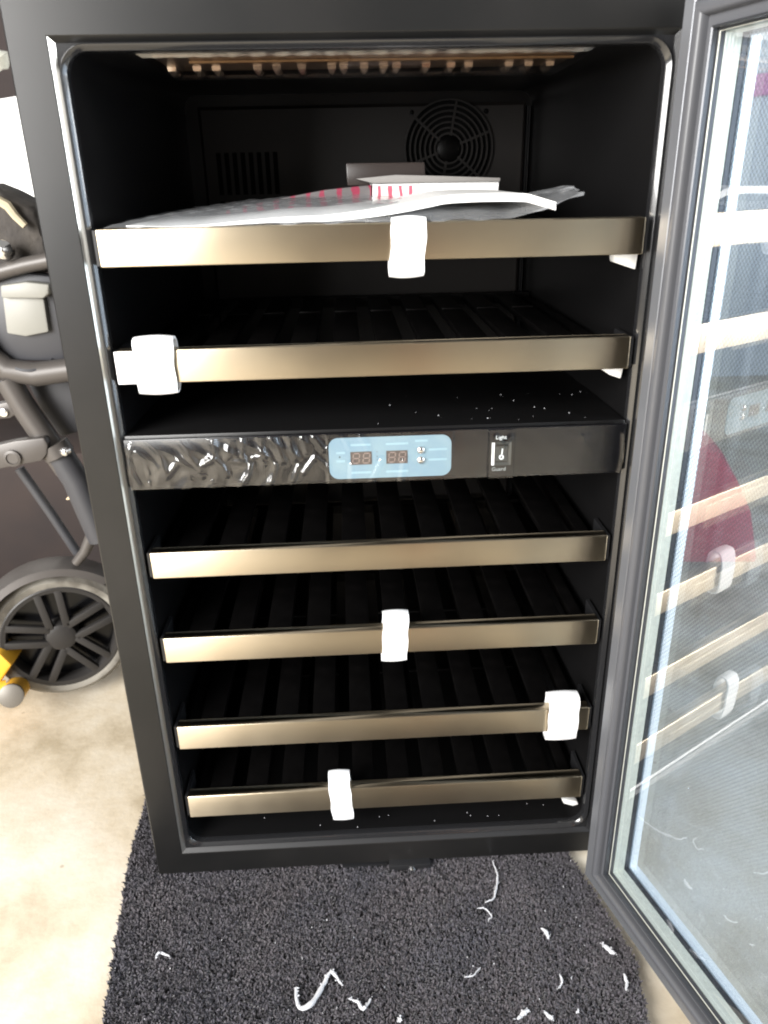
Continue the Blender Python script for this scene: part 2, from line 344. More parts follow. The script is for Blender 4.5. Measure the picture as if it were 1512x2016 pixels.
# liner: flange, rounded lip bead, deep tub
lx0, lx1, lz0, lz1, lr = .0435, .5595, .0475, .9355, .020
def lp(e, y, r=None): return rrect(lx0-e, lx1+e, lz0-e, lz1+e, (lr+e) if r is None else r, y)
L = [[Vector((max(min(v.x, fx1-.0052), fx0+.0052), .0050, max(min(v.z, fz1-.0052), fz0+.0052))) for v in lp(.03, .0076, .001)],
     lp(.0042, .0052), lp(.0040, .0016), lp(.0034, .0008), lp(-.0012, .0034), lp(-.0015, .0040), lp(-.0015, .012),
     ]
MB().loops(L).build('liner_lip', M['gloss'], cooler, smooth=True)
def tub(k, y): return rrect(lx0+.0015+k, lx1-.0015-k, lz0+.0015, lz1-.0015+k*.4, .018, y)
BY = .452
mb = MB(); mb.loops([tub(0, .012), tub(.002, .10), tub(.010, .30), tub(.016, BY)])
mb.add(tub(.016, BY), [tuple(range(36))])
mb.build('liner', M['liner'], cooler, smooth=True)
# raised rear air duct panel with a louvre and a round fan grille
bp_ = MB()
bx0, bx1, bz0, bz1, by = .085, .528, .10, .905, .436
bp_.loops([rl(bx0-.004, bx1+.004, bz0-.004, bz1+.02, BY-.001), rl(bx0-.004, bx1+.004, bz0-.004, bz1+.02, by+.003), rl(bx0, bx1, bz0, bz1+.016, by)])
bp_.add(rl(bx0, bx1, bz0, bz1+.016, by), [(0, 1, 2, 3)])
bpan = bp_.build('back_panel', M['back'], cooler)
for row, (z0, z1) in enumerate(((.814, .868), (.770, .806))):
    for k in range(8):
        x = .1005+k*.0112
        MB().box(x, x+.0062, by-.0008, by+.004, z0, z1).build('vent_slot', M['hole'], bpan)
MB().lathe((.424, by-.0006, .868), (0, -1, 0), [(0.0001, 0), (.062, 0)], 48).build('fan_opening', M['hole'], bpan)
fan = MB()
for r in (.060, .053, .046, .039, .032, .025, .018): fan.lathe((.424, by-.003, .868), (0, -1, 0), [(r, 0), (r, .003), (r+.0022, .003), (r+.0022, 0), (r, 0)], 48)
for k in range(3):
    a = k*PI/3+.35; dx, dz = math.cos(a)*.061, math.sin(a)*.061
    fan.bar((.424-dx, by-.004, .868-dz), (.424+dx, by-.004, .868+dz), .003, .003, up=(0, 1, 0))
fan.build('fan_guard', M['back'], bpan)
MB().lathe((.424, by-.002, .868), (0, -1, 0), [(.0165, 0), (.0165, .004), (.013, .006), (.0001, .006)], 32).build('fan_hub', M['slat'], bpan, smooth=True)
for x, z in ((.373, .914), (.476, .914), (.476, .82)):
    MB().lathe((x, by-.0002, z), (0, -1, 0), [(.0035, 0), (.003, .0015), (.0001, .002)], 16).build('screw', M['slat'], bpan, smooth=True)
for x in (.5345, .5375):
    MB().box(x, x+.0012, BY-.012, BY-.002, .12, .92).build('corner_bead', M['black'], cooler)
# rails moulded in the side walls
SH = [(.7945, .7620, -.011), (.6850, .6530, -.005), (.4667, .4357, .001), (.3590, .3265, .001), (.2350, .2020, .001), (.1275, .0940, .001)]
for zt, zb, y in SH:
    for sx in (0, 1):
        x0 = lx0+.0015 if not sx else lx1-.0125
        MB().box(x0, x0+.011, .02, .42, zb-.004, zb+.003).build('side_rail', M['liner'], cooler, bevel=.001)
# white blocks standing for the reflections under the right ends of the two upper shelves
for (p0, p1, p2, p3) in (((1208, 494), (1257, 498), (1251, 531), (1211, 517)), ((1183, 727), (1228, 723), (1222, 746), (1200, 738))):
    q = [at(*p, .010) for p in (p0, p1, p2, p3)]
    MB().prism(q, (0, .016, 0)).build('reflection_block', M['white'], cooler, bevel=.001)
q = [at(*p, .012) for p in ((1106, 1574), (1136, 1578), (1139, 1584), (1128, 1587), (1110, 1582))]
MB().prism(q, (0, .010, 0)).build('reflection_block', M['white'], cooler, bevel=.0008)  # same reflection stand-in under the bottom shelf end

# lamp under the ceiling: long trapezoid cover with a row of small clear LEDs and a copper track
def lampq(y0, y1, z0, z1, a0, a1, b0, b1):
    return [Vector((a0, y0, z0)), Vector((a1, y0, z0)), Vector((b1, y1, z1)), Vector((b0, y1, z1))]
CZ = lz1-.0015
lamp = empty('light_strip', (0, 0, 0), cooler)
mb = MB()
nx = 60
def rl3(x, h, y0, y1, z): return [Vector((x-h, y0, z)), Vector((x+h, y0, z)), Vector((x+h, y1, z)), Vector((x-h, y1, z))]
rows = [(.022, .0), (.024, -.003), (.045, -.007), (.080, -.0095), (.118, -.0105), (.130, -.008), (.133, 0)]
lo = []
for j, (yy, dz) in enumerate(rows):
    t = j/(len(rows)-1); xa = .100+.020*min(1, t*1.3); xb = .500-.016*min(1, t*1.3)
    lo.append([Vector((xa+(xb-xa)*i/nx, yy, CZ+dz+(.0003*math.sin(i*1.9+j) if 0 < j < 6 else 0))) for i in range(nx+1)])
mb.loops(lo, closed=False).build('lamp_cover', M['lens'], lamp, smooth=True)
MB().box(.14, .49, .052, .058, CZ-.0040, CZ-.0022).build('copper_track', M['gold'], lamp)
MB().box(.112, .492, .028, .128, CZ-.0016, CZ-.0004).build('lamp_board', M['lampboard'], lamp)
for px in (330, 380, 418, 500, 538, 588, 648, 672, 713, 752, 778, 838, 888, 924, 1006, 1046, 1090):
    t = (px-335)/(1100-335); x = .118+t*(.366)
    MB().loops([rl3(x, .0042, .096, .126, CZ-.0014), rl3(x, .0036, .097, .125, CZ-.0050), rl3(x, .0012, .106, .116, CZ-.0088)]).add(rl3(x, .0012, .106, .116, CZ-.0088), [(0, 1, 2, 3)]).build('led', M['led'], lamp, smooth=False)

# control panel box dividing the two zones
PX0, PX1, PZ0, PZ1 = .0445, .5565, .5420, .5985
cp = empty('control_panel', (0, 0, 0), cooler)
MB().box(PX0, PX1, .002, .44, PZ0+.001, PZ1).build('divider_box', M['liner'], cp, bevel=.002)
MB().box(PX0, PX1, -.003, .0018, PZ0, PZ1-.003)  .build('fascia', M['fascia'], cp, bevel=.001)
dsp = rrect(.2495, .3755, .5460, .5905, .010, -.0034)
MB().prism(dsp, (0, .0006, 0)).build('display_membrane', M['disp'], cp)
for x0 in (.2715, .3083):
    MB().box(x0, x0+.0218, -.0039, -.0034, .5612, .5752).build('digit_window', M['digwin'], cp)
    for k in range(2):
        cx = x0+.0058+k*.0105; cz = .5682; a = .0026; hgt = .0052; yv = -.0042; t = .0009
        sg = MB()
        for z in (-hgt, 0, hgt): sg.box(cx-a+z*.12, cx+a+z*.12, yv, yv+.0002, cz+z-t/2, cz+z+t/2)
        for s in (-1, 1):
            for z in (-hgt, 0):
                sg.prism([(cx+s*(a+.0006)+(z+.0006)*.12-t/2, yv, cz+z+.0008), (cx+s*(a+.0006)+(z+.0006)*.12+t/2, yv, cz+z+.0008),
                          (cx+s*(a+.0006)+(z+hgt)*.12+t/2, yv, cz+z+hgt-.0008), (cx+s*(a+.0006)+(z+hgt)*.12-t/2, yv, cz+z+hgt-.0008)], (0, .0002, 0))
        sg.build('digit', M['digit'], cp)
for z in (.5748, .5640):
    MB().lathe((.3441, -.0034, z), (0, -1, 0), [(.0042, 0), (.0042, .001), (.0032, .0022), (.0014, .0028), (.0001, .0029)], 24).build('push_button', M['chrome'], cp, smooth=True)
for x0, x1, z in ((.257, .266, .5745), (.257, .266, .5655), (.272, .293, .5825), (.272, .293, .5525), (.308, .331, .5825), (.308, .331, .5525), (.352, .371, .5750), (.352, .371, .5640), (.338, .351, .5848)):
    MB().box(x0, x1, -.0037, -.0034, z-.0011, z+.0011).build('printed_legend', M['disp2'], cp)
MB().lathe((.2605, -.0034, .5700), (0, -1, 0), [(.0008, 0), (.0006, .0004), (.0001, .0004)], 12).build('indicator_dot', M['hole'], cp)
for z in (.5655, .5690, .5740): MB().box(.2985, .2992, -.0037, -.0034, z, z+.0012).build('indicator_mark', M['digwin'], cp)
# rocker switch
sw = [Vector(v) for v in ((.4172, -.0042, .5555), (.4375, -.0042, .5555), (.4375, -.0042, .5812), (.4172, -.0042, .5812))]
def rl2(x0, x1, z0, z1, y): return [Vector((x0, y, z0)), Vector((x1, y, z0)), Vector((x1, y, z1)), Vector((x0, y, z1))]
MB().loops([rl2(.4172, .4375, .5555, .5812, -.0031), rl2(.4172, .4375, .5555, .5812, -.0052), rl2(.4205, .4342, .5585, .5775, -.0036)]).build('switch_bezel', M['rocker'], cp)
MB().prism([(.4212, -.0036, .5590), (.4212, -.0060, .5605), (.4212, -.0047, .5680), (.4212, -.0068, .5765), (.4212, -.0036, .5770)], (.0124, 0, 0)).build('rocker', M['rocker'], cp, bevel=.0004)
MB().box(.4170, .4200, -.0056, -.0050, .5560, .5805).build('bezel_highlight_edge', M['edge'], cp)
MB().prism([(.4268, -.0063, .5680), (.4282, -.0063, .5680), (.4285, -.0069, .5745), (.4272, -.0069, .5745)], (0, -.0003, 0)).build('on_mark', M['print'], cp)
MB().lathe((.4272, -.0058, .5648), (0, -1, .1), [(.0012, 0), (.0012, .0004), (.0026, .0004), (.0026, 0)], 20).build('off_mark', M['print'], cp)
text('Light', .0058, (.4268, -.0035, .5853), M['print'], cp)
text('Guard', .0058, (.4255, -.0035, .5508), M['dimprint'], cp)
# crinkled clear film over the fascia: flat sheet pushed into sharp star folds
nxf, nzf = 360, 56
def pf(x, y): v = at(220+x/2.52, 820+y/2.52, -.0046); return (v.x, v.z)
folds = [([(100,130),(85,200),(100,280),(140,345)],7,1.),([(120,170),(165,210),(185,290)],5,.8),([(165,110),(225,170),(255,230),(275,295)],11,1.),([(275,295),(335,220),(400,250),(450,292)],12,.8),
 ([(500,100),(510,160),(505,205),(440,245)],13,1.1),([(508,205),(545,235),(572,290)],11,.9),([(590,220),(660,225),(668,235),(648,180),(650,110)],8,.9),([(690,235),(680,280),(655,325)],9,1.1),([(700,205),(735,200),(760,235)],8,.9),
 ([(740,105),(745,170),(760,190)],11,.9),([(815,235),(805,280),(788,325)],9,1.),([(930,245),(915,280),(903,315)],9,1.),([(950,280),(1010,200),(1080,260)],9,.9),([(800,105),(850,215)],16,.8),([(880,105),(912,205)],14,.7),
 ([(950,105),(968,175)],12,.6),([(1005,105),(1055,165)],11,.7),([(590,110),(575,200)],16,.7),([(340,110),(390,200),(440,260)],16,.8),([(1150,100),(1180,160)],8,.5),([(1235,95),(1270,160)],8,.7),([(1192,235),(1190,320)],9,.9),
 ([(1340,215),(1292,315)],10,.8),([(1450,215),(1435,315)],9,.8),([(60,150),(75,230),(92,340)],6,.9),([(300,120),(420,115),(560,112),(700,112)],4,.5),([(190,325),(189,350)],4,.8),([(290,322),(290,350)],4,.7),([(400,318),(400,348)],4,.8),([(500,318),(502,345)],4,.7),
 ([(1905,95),(1940,140),(1975,95)],9,.45),([(1840,360),(1856,325),(1872,360)],8,.45),([(1890,365),(1920,322),(1950,365)],10,.45),([(2075,350),(2100,320),(2120,350)],8,.4),([(2330,92),(2345,115),(2360,92)],6,.3),([(2545,85),(2540,200),(2515,300)],8,.9)]
xs = np.linspace(PX0+.0005, PX1-.0005, nxf+1); zs_ = np.linspace(PZ0+.0006, PZ1-.0036, nzf+1); GX, GZ = np.meshgrid(xs, zs_); HH = np.zeros_like(GX)
for pts_, wpx, am in folds:
    wr = wpx/2.52*.00074
    P_ = [pf(*p) for p in pts_]; dist = np.full_like(GX, 9.); tt = np.zeros_like(GX)
    for a_, b_ in zip(P_[:-1], P_[1:]):
        ax_, az_ = b_[0]-a_[0], b_[1]-a_[1]; L2_ = ax_*ax_+az_*az_+1e-12
        t_ = np.clip(((GX-a_[0])*ax_+(GZ-a_[1])*az_)/L2_, 0, 1); d_ = np.hypot(GX-a_[0]-t_*ax_, GZ-a_[1]-t_*az_); dist = np.minimum(dist, d_)
    HH = np.maximum(HH, am*wr*.8*np.exp(-(dist/wr)**2))
lf = np.clip((.27-GX)/.08, .12, 1)
HH += .0016*(1-np.abs(np.sin(GX*105+GZ*50+1.6*np.sin(GZ*75))))*lf**1.5 + .0006*np.sin(GX*190-GZ*120)*np.sin(GZ*100+GX*60)*lf**1.5
YY = -.0046-HH-.0012*((GX > .247) & (GX < .378))-.0038*((GX > .414) & (GX < .441))
fv = list(zip(GX.ravel().tolist(), YY.ravel().tolist(), GZ.ravel().tolist())); ff = []
for j in range(nzf):
    for i in range(nxf):
        a = j*(nxf+1)+i; ff.append((a, a+1, a+nxf+2, a+nxf+1))
MB().add(fv, ff).build('protective_film', M['film'], cp, smooth=True)

# shelves: brushed steel front bar, black wooden slats and two side runners
def make_shelf(i, zt, zb, y):
    sh = empty('shelf', (0, 0, 0), cooler)
    x0, x1 = .0517, .5508
    MB().box(x0, x1, y, y+.015, zb, zt).build('front_bar', M['steel'], sh, bevel=.0013, segs=3)
    MB().box(x1-.0004, x1+.0035, y+.003, y+.05, zb+.001, zt-.001).build('end_cap', M['black'], sh)
    MB().box(x0-.0035, x0+.0004, y+.003, y+.05, zb+.001, zt-.001).build('end_cap', M['black'], sh)
    zs = zb+.012
    for s in (0, 1):
        xx = x0+.006 if not s else x1-.020
        MB().box(xx, xx+.014, y+.016, .41, zb+.002, zb+.016).build('runner', M['slat'], sh, bevel=.001)
    MB().box(x0+.01, x1-.01, .395, .41, zs-.004, zs+.010).build('rear_crossbar', M['slat'], sh)
    MB().box(x0+.01, x1-.01, y+.016, y+.034, zs-.006, zs+.002).build('front_crossbar', M['slat'], sh)
    return sh, zs
first = None
for i, (zt, zb, y) in enumerate(SH):
    sh, zs = make_shelf(i, zt, zb, y)
    for k in range(10):
        x = .088+k*.0460
        if first is None:
            m_ = MB(); m_.box(-.014, .014, .018, .395, 0, .008); m_.box(-.014, .014, .262, .268, .0075, .0105)
            first = m_.build('slat', M['slat'], sh, bevel=.0009); sl = first
        else:
            sl = first.copy(); COL.objects.link(sl); sl.parent = sh
        sl.location = (x, 0, zs+.001)

# frame foot: black hinge block with a screw under the front frame
hb = MB().box(.3020, .3560, -.010, .02, -.016, .0035).build('hinge_block', M['black'], cooler, bevel=.0012)
MB().lathe((.332, -.011, -.004), (0, -1, .2), [(.004, -.002), (.0042, .002), (.003, .004), (.0001, .0042)], 18).build('screw', M['chrome'], hb, smooth=True)
MB().tube([(.3325, -.013, -.004), (.3335, -.016, -.013)], [.0012, .0012], 8).build('screw_pin', M['chrome'], hb)
MB().box(.24, .30, -.002, .02, -.012, -.0005).build('bottom_flange', M['black'], cooler)
for x in (.03, .573):
    for yy in (.05, .5):
        MB().lathe((x, yy, FZ), (0, 0, 1), [(.0001, 0), (.018, 0), (.018, .006), (.006, .009), (.006, .02)], 20).build('foot', M['black'], cooler)
# door mark near the bottom lip
# ---- door
TH = math.radians(16)
dd = Vector((math.sin(TH), -math.cos(TH), 0)); dn = Vector((-math.cos(TH), -math.sin(TH), 0))
C0 = Vector((.5535, -.035, 0)); DW = .597; DZ0, DZ1 = -.0005, .971
door = empty('door', (0, 0, 0), cooler)
def dp(u, h, z): return C0+dd*u+dn*h+Vector((0, 0, z))
def ring(u, h, ut=None, ub=None):
    ut = u if ut is None else ut; ub = u if ub is None else ub
    return [dp(u, h, DZ0+ub), dp(DW-u, h, DZ0+ub), dp(DW-u, h, DZ1-ut), dp(u, h, DZ1-ut)]
def sweep(name, prof, m, smooth=False):
    return MB().loops([ring(u, h) for u, h in prof]).build(name, m, door, smooth=smooth)
sweep('door_flange', [(.0003, -.045), (0, -.044), (0, -.0012), (.0012, 0), (.0125, 0), (.0137, -.0012), (.0137, -.004)], M['flange'])
sweep('gasket_groove', [(.0137, -.0032), (.0150, -.0032)], M['hole'])
sweep('gasket', [(.0148, -.004), (.0150, -.0005), (.0165, .0022), (.0190, .0042), (.0215, .0050), (.0240, .0044), (.0262, .0024), (.0272, -.0006), (.0275, -.0040), (.0355, -.0042)], M['gasket'], True)
sweep('door_lip', [(.0355, -.0045), (.0357, -.0006), (.0365, .0002), (.0376, -.0006), (.0378, -.0062), (.0392, -.0064), (.0394, -.0114)], M['lip'])
sweep('lip_edge', [(.0393, -.0061), (.0397, -.0063), (.0397, -.0068)], M['spacer'])
# glass unit: two panes with a cream spacer between them
def pane(name, u, h, m, t=.0):
    o = MB().add(ring(u, h), [(0, 1, 2, 3)]).build(name, m, door); return o
pane('inner_pane', .0392, -.0115, M['pane'])
sweep('spacer', [(.0350, -.0120), (.0392, -.0122), (.0398, -.0126), (.0398, -.0276), (.0390, -.0282)], M['spacer'])
for k in range(3):
    h = -.0155-k*.0035
    sweep('spacer_rib', [(.03975, h), (.0401, h-.0003), (.0401, h-.0009), (.03975, h-.0012)], M['spacer'])
sweep('sealant', [(.0385, -.0280), (.0402, -.0284), (.0402, -.0334)], M['lip'])
# outer pane is a UV-coordinate-free sheet placed with its own local axes so that the dot screen lies in its plane
op = MB().add([(.036, 0, DZ0+.036), (DW-.036, 0, DZ0+.036), (DW-.036, 0, DZ1-.036), (.036, 0, DZ1-.036)], [(0, 1, 2, 3)]).build('outer_pane', M['pane2'], door)
op.location = C0+dn*(-.0342); op.rotation_euler = (0, 0, math.atan2(dd.y, dd.x))
sweep('outer_frame', [(.0, -.045), (.0415, -.0452), (.0420, -.0448), (.0420, -.0348), (.0350, -.0346)], M['edge'])

# ================================================================== TAPES
def foam_loop(label, xc, wd, ztop, zbot, yfront, zt, zb, yb, skew=0., bulge=.004, hang=False, closed=True):
    """strip of foam bent round a shelf bar; cross-section in the y-z plane, extruded along x, 2 mm thick"""
    zc = (ztop+zbot)/2; hh = (ztop-zbot)/2; yc = (yfront+yb)/2; hy = (yb-yfront)/2
    n = 44; outer = []; inner = []
    rng_ = range(n) if closed else range(0, n//2+5)
    for k in rng_:
        a = 2*PI*k/n - PI/2 if closed else PI*1.15*k/(n/2+4)-PI/2-.1
        # superellipse, start at the front bottom
        ca, sa = math.cos(a), math.sin(a); e = .62
        oy = -abs(ca)**e*(1 if ca > 0 else -1)*hy; oz = abs(sa)**e*(1 if sa > 0 else -1)*hh
        outer.append((yc+oy, zc+oz)); inner.append((yc+oy*(1-.0022/hy), zc+oz*(1-.0022/hh)))
    segs = 8; loops = []
    for s in range(segs+1):
        t = s/segs-.5
        def X(z, t=t): return xc+t*wd+skew*(z-zc)+.0006*math.sin(z*200+t*5)
        loops.append((X, t))
    mb = MB(); O = []; I = []
    for X, t in loops:
        dzz = -.0010*(2*t)**2*1.5
        O.append([Vector((X(z), y, zc+(z-zc)*(1+dzz/hh))) for y, z in outer]); I.append([Vector((X(z), y, zc+(z-zc)*(1+dzz/hh))) for y, z in inner])
    mb.loops(O, closed=closed); mb.loops(I, closed=closed)
    mb.loops([O[0], I[0]], closed=closed); mb.loops([O[-1], I[-1]], closed=closed)
    if not closed:
        mb.loops([[o[0] for o in O], [i[0] for i in I]], closed=False); mb.loops([[o[-1] for o in O], [i[-1] for i in I]], closed=False)
    o = mb.build('foam_tape', M['foam'], None, smooth=True, origin=(xc, yfront, zc))
    return tag(o, label, 'foam tape', 'white foam tape wrapped round the shelf fronts')
def X_(px, py, Y=-.006): v = at(px, py, Y); return v.x, v.z
def tape(label, pxl, pxr, pyt, pyb, i, **k):
    zt, zb, y = SH[i]; yf = y-.005
    xl, _ = X_(pxl, (pyt+pyb)/2, yf); xr, _ = X_(pxr, (pyt+pyb)/2, yf); _, z1 = X_((pxl+pxr)/2, pyt, yf+.012); _, z0 = X_((pxl+pxr)/2, pyb, yf+.008)
    foam_loop(label, (xl+xr)/2, xr-xl, z1, z0, yf, zt, zb, y+.019, **k)
tape('white foam tape hanging over the middle of the topmost shelf front below the papers', 769, 838, 424, 548, 0, skew=.06)
tape('wide white foam tape looped round the left end of the second shelf', 264, 343, 660, 778, 1, skew=.02)
tape('small white foam tape in the middle of the second shelf below the control panel', 753, 803, 1203, 1302, 3, skew=.04)
tape('rounded white foam tape near the right end of a lower shelf beside the door', 1081, 1140, 1363, 1456, 4, skew=.0)
tape('narrow white foam tape left of centre on the bottom shelf', 650, 692, 1519, 1614, 5, skew=-.05)
# flat tail of the left tape, stuck on to the bar
zt, zb, y = SH[1]
t2 = MB().box(.0500, .0680, y-.0022, y-.0002, zb+.0003, zt-.0003).build('foam_tail', M['foam'], None, bevel=.0006)
t2.name = 'foam_tape'; tag(t2, 'flat white foam strip stuck on the left end of the second shelf front', 'foam tape', 'white foam tape wrapped round the shelf fronts')

# ================================================================== PAPERS ON THE TOP SHELF
ZS = SH[0][0]
def sheet(name, m, x0, x1, y0, y1, zfun, thick, nxs=60, nys=10, **kw):
    top = []; bot = []; mb = MB(); vt = []; vb = []
    for j in range(nys+1):
        for i in range(nxs+1):
            x = x0+(x1-x0)*i/nxs; yy = y0+(y1-y0)*j/nys; z = zfun(x, yy, i/nxs, j/nys); tk = thick(i/nxs) if callable(thick) else thick
            vt.append((x, yy, z+tk)); vb.append((x, yy, z))
    n1 = nxs+1; fs = []
    for j in range(nys):
        for i in range(nxs):
            a = j*n1+i; fs.append((a, a+1, a+n1+1, a+n1))
    mb.add(vt, fs); mb.add(vb, fs)
    f = [vt[i] for i in range(n1)]; fb = [vb[i] for i in range(n1)]; mb.loops([f, fb], closed=False)
    f = [vt[nys*n1+i] for i in range(n1)]; fb = [vb[nys*n1+i] for i in range(n1)]; mb.loops([f, fb], closed=False)
    for c in (0, nxs):
        mb.loops([[vt[j*n1+c] for j in range(nys+1)], [vb[j*n1+c] for j in range(nys+1)]], closed=False)
    return mb.build(name, m, None, smooth=True, **kw)
def zpaper(x, yy, a, b): return ZS+.0012+.0135*min(1, max(0, (a-.44)/.3))**1.2*(1-.5*max(0, a-.93)/.07)+.0012*math.sin(x*35)+.003*b*(math.sin(PI*min(1, max(0, a)))**.6)
pap = sheet('instruction_booklet', M['paper'], .078, .468, -.004, .17, zpaper, lambda a: .0008+.0062*max(0, min(1, (a-.10)/.5)))
tag(pap, 'thick white instruction booklet lying flat on the topmost shelf inside a clear bag', 'booklet')
def zbag(x, yy, a, b): return ZS+.0006+.0145*math.sin(PI*min(1, a*1.02))**.6*(.55+.45*b)+.0016*math.sin(x*120+yy*60)*math.sin(yy*90+1)+.010*max(0, a-.85)/.15
def bagfn():
    nxs, nys = 110, 16; vt = []
    for j in range(nys+1):
        for i in range(nxs+1):
            a = i/nxs; b = j/nys
            pinch = 1-abs(2*a-1)**6*.55
            x = .058+(.492-.058)*a+.002*math.sin(b*14); tp = max(0, (a-.84)/.16); yy = -.007+.19*(b if b < 1 else 1)*(1-.8*tp)
            z = ZS+.0010+.0128*math.sin(PI*a)**.55*(min(1, b*6))**.5+.008*b*math.sin(PI*a)+.0013*math.sin(a*70+b*9)*math.sin(b*30+a*11)+.026*tp**1.3*(.75+.25*b)
            vt.append((x, yy, z))
    n1 = nxs+1; fs = [(j*n1+i, j*n1+i+1, (j+1)*n1+i+1, (j+1)*n1+i) for j in range(nys) for i in range(nxs)]
    front = [vt[i] for i in range(n1)]; low = [(v[0], v[1]+.002, ZS+.0004+.022*max(0, (k_/nxs-.84)/.16)**1.2) for k_, v in enumerate(front)]
    mb = MB(); mb.add(vt, fs); mb.loops([front, low], closed=False); return mb
bg_ = bagfn().build('plastic_bag', M['bag'], None, smooth=True)
tag(bg_, 'crinkled clear plastic bag over the booklet on the topmost shelf, corner raised at the right', 'plastic bag')
def slab(name, m, pts, Y, dy, label, cat, bevel=.001, origin=None):
    q = [at(*p, Y) for p in pts]; c = sum(q, Vector())/len(q)
    o = MB().prism(q, (0, dy, 0)).build(name, m, None, bevel=bevel, origin=c); return tag(o, label, cat)
slab('card_box', M['paper'], ((735, 362), (983, 357), (980, 392), (735, 398)), .14, .12, 'white carton with bright red printed bars lying on the booklet behind the foam tape', 'box')
slab('printed_card', M['redprint_dark'], ((425, 418), (545, 392), (640, 374), (731, 364), (731, 399), (560, 412), (430, 423)), .16, .05, 'grey printed card with dark red bars left of the white carton on the top shelf', 'card')
slab('small_box', M['digwin'], ((681, 321), (836, 319), (838, 362), (684, 366)), .27, .09, 'small grey box standing at the back of the topmost shelf in front of the fan', 'box', .0015)
pr = MB().prism([at(*p, .1385) for p in ((737, 366), (822, 365), (822, 392), (737, 394))], (0, .0008, 0)).build('printed_bars', M['redprint'], bpy.data.objects['card_box'], origin=None); pr.location = -bpy.data.objects['card_box'].location
cv = [at(*p, .135) for p in ((700, 352), (780, 344), (860, 346), (985, 350), (985, 357), (735, 361))]
o = MB().prism(cv, (0, .13, 0)).build('paper_leaflet', M['paper'], None, bevel=.0006); o.data.materials[0] = M['shadecard']; tag(o, 'folded pale leaflet, greyed for shade, lying on top of the red printed carton', 'leaflet')  # pale leaflet, interior shade put into its grey colour

# ================================================================== CARPET
c_pts = [(-.052, .30), (-.049, .04), (-.020, -.195), (.02, -.52), (.555, -.52), (.5655, -.24), (.5800, -.152), (.545, -.002), (.50, .30)]
cz = -.009
cpt = MB().prism([(x, y, FZ) for x, y in c_pts], (0, 0, cz-FZ)).build('carpet', M['carpet'], None)
tag(cpt, 'charcoal pile carpet offcut littered with white crumbs under the wine cooler', 'carpet')
# pile: tufts as small bent blades
poly = c_pts
def inside(px, py):
    r = np.zeros(px.shape, bool); n = len(poly)
    for i in range(n):
        x0, y0 = poly[i]; x1, y1 = poly[(i+1) % n]
        cnd = ((y0 > py) != (y1 > py)) & (px < (x1-x0)*(py-y0)/((y1-y0)+1e-12)+x0); r ^= cnd
    return r
NT = 150000
px = rng.uniform(-.055, .585, NT); py = rng.uniform(-.40, .20, NT); k = inside(px, py) & ((py < .04) | (px < .02)); px, py = px[k], py[k]; n = len(px)
hgt = rng.uniform(.0058, .0076, n); ang = rng.uniform(0, 2*PI, n); wid = rng.uniform(.0010, .0019, n)
lx = rng.normal(0, .0018, n)+.0006*np.sin(px*60); ly = rng.normal(-.0004, .0018, n)
ca, sa = np.cos(ang), np.sin(ang)
V = np.zeros((n, 5, 3))
V[:, 0] = np.c_[px-ca*wid, py-sa*wid, np.full(n, cz-.001)]; V[:, 1] = np.c_[px+ca*wid, py+sa*wid, np.full(n, cz-.001)]
V[:, 2] = np.c_[px+ca*wid+lx*.5, py+sa*wid+ly*.5, cz+hgt*.6]; V[:, 3] = np.c_[px-ca*wid+lx*.5, py-sa*wid+ly*.5, cz+hgt*.6]
V[:, 4] = np.c_[px+lx*1.3, py+ly*1.3, cz+hgt]
me = bpy.data.meshes.new('pile'); nf = n*2
me.vertices.add(n*5); me.vertices.foreach_set('co', V.reshape(-1))
base = np.arange(n)*5
li = np.concatenate([np.c_[base, base+1, base+2, base+3, base+3, base+2, base+4].reshape(-1)])
me.loops.add(n*7); me.loops.foreach_set('vertex_index', li.astype(np.int32))
st = np.c_[np.arange(n)*7, np.arange(n)*7+4].reshape(-1); me.polygons.add(nf); me.polygons.foreach_set('loop_start', st.astype(np.int32))
me.update(calc_edges=True); me.validate(); me.materials.append(M['pile'])
po = bpy.data.objects.new('pile', me); COL.objects.link(po); po.parent = cpt; po['kind'] = 'stuff'

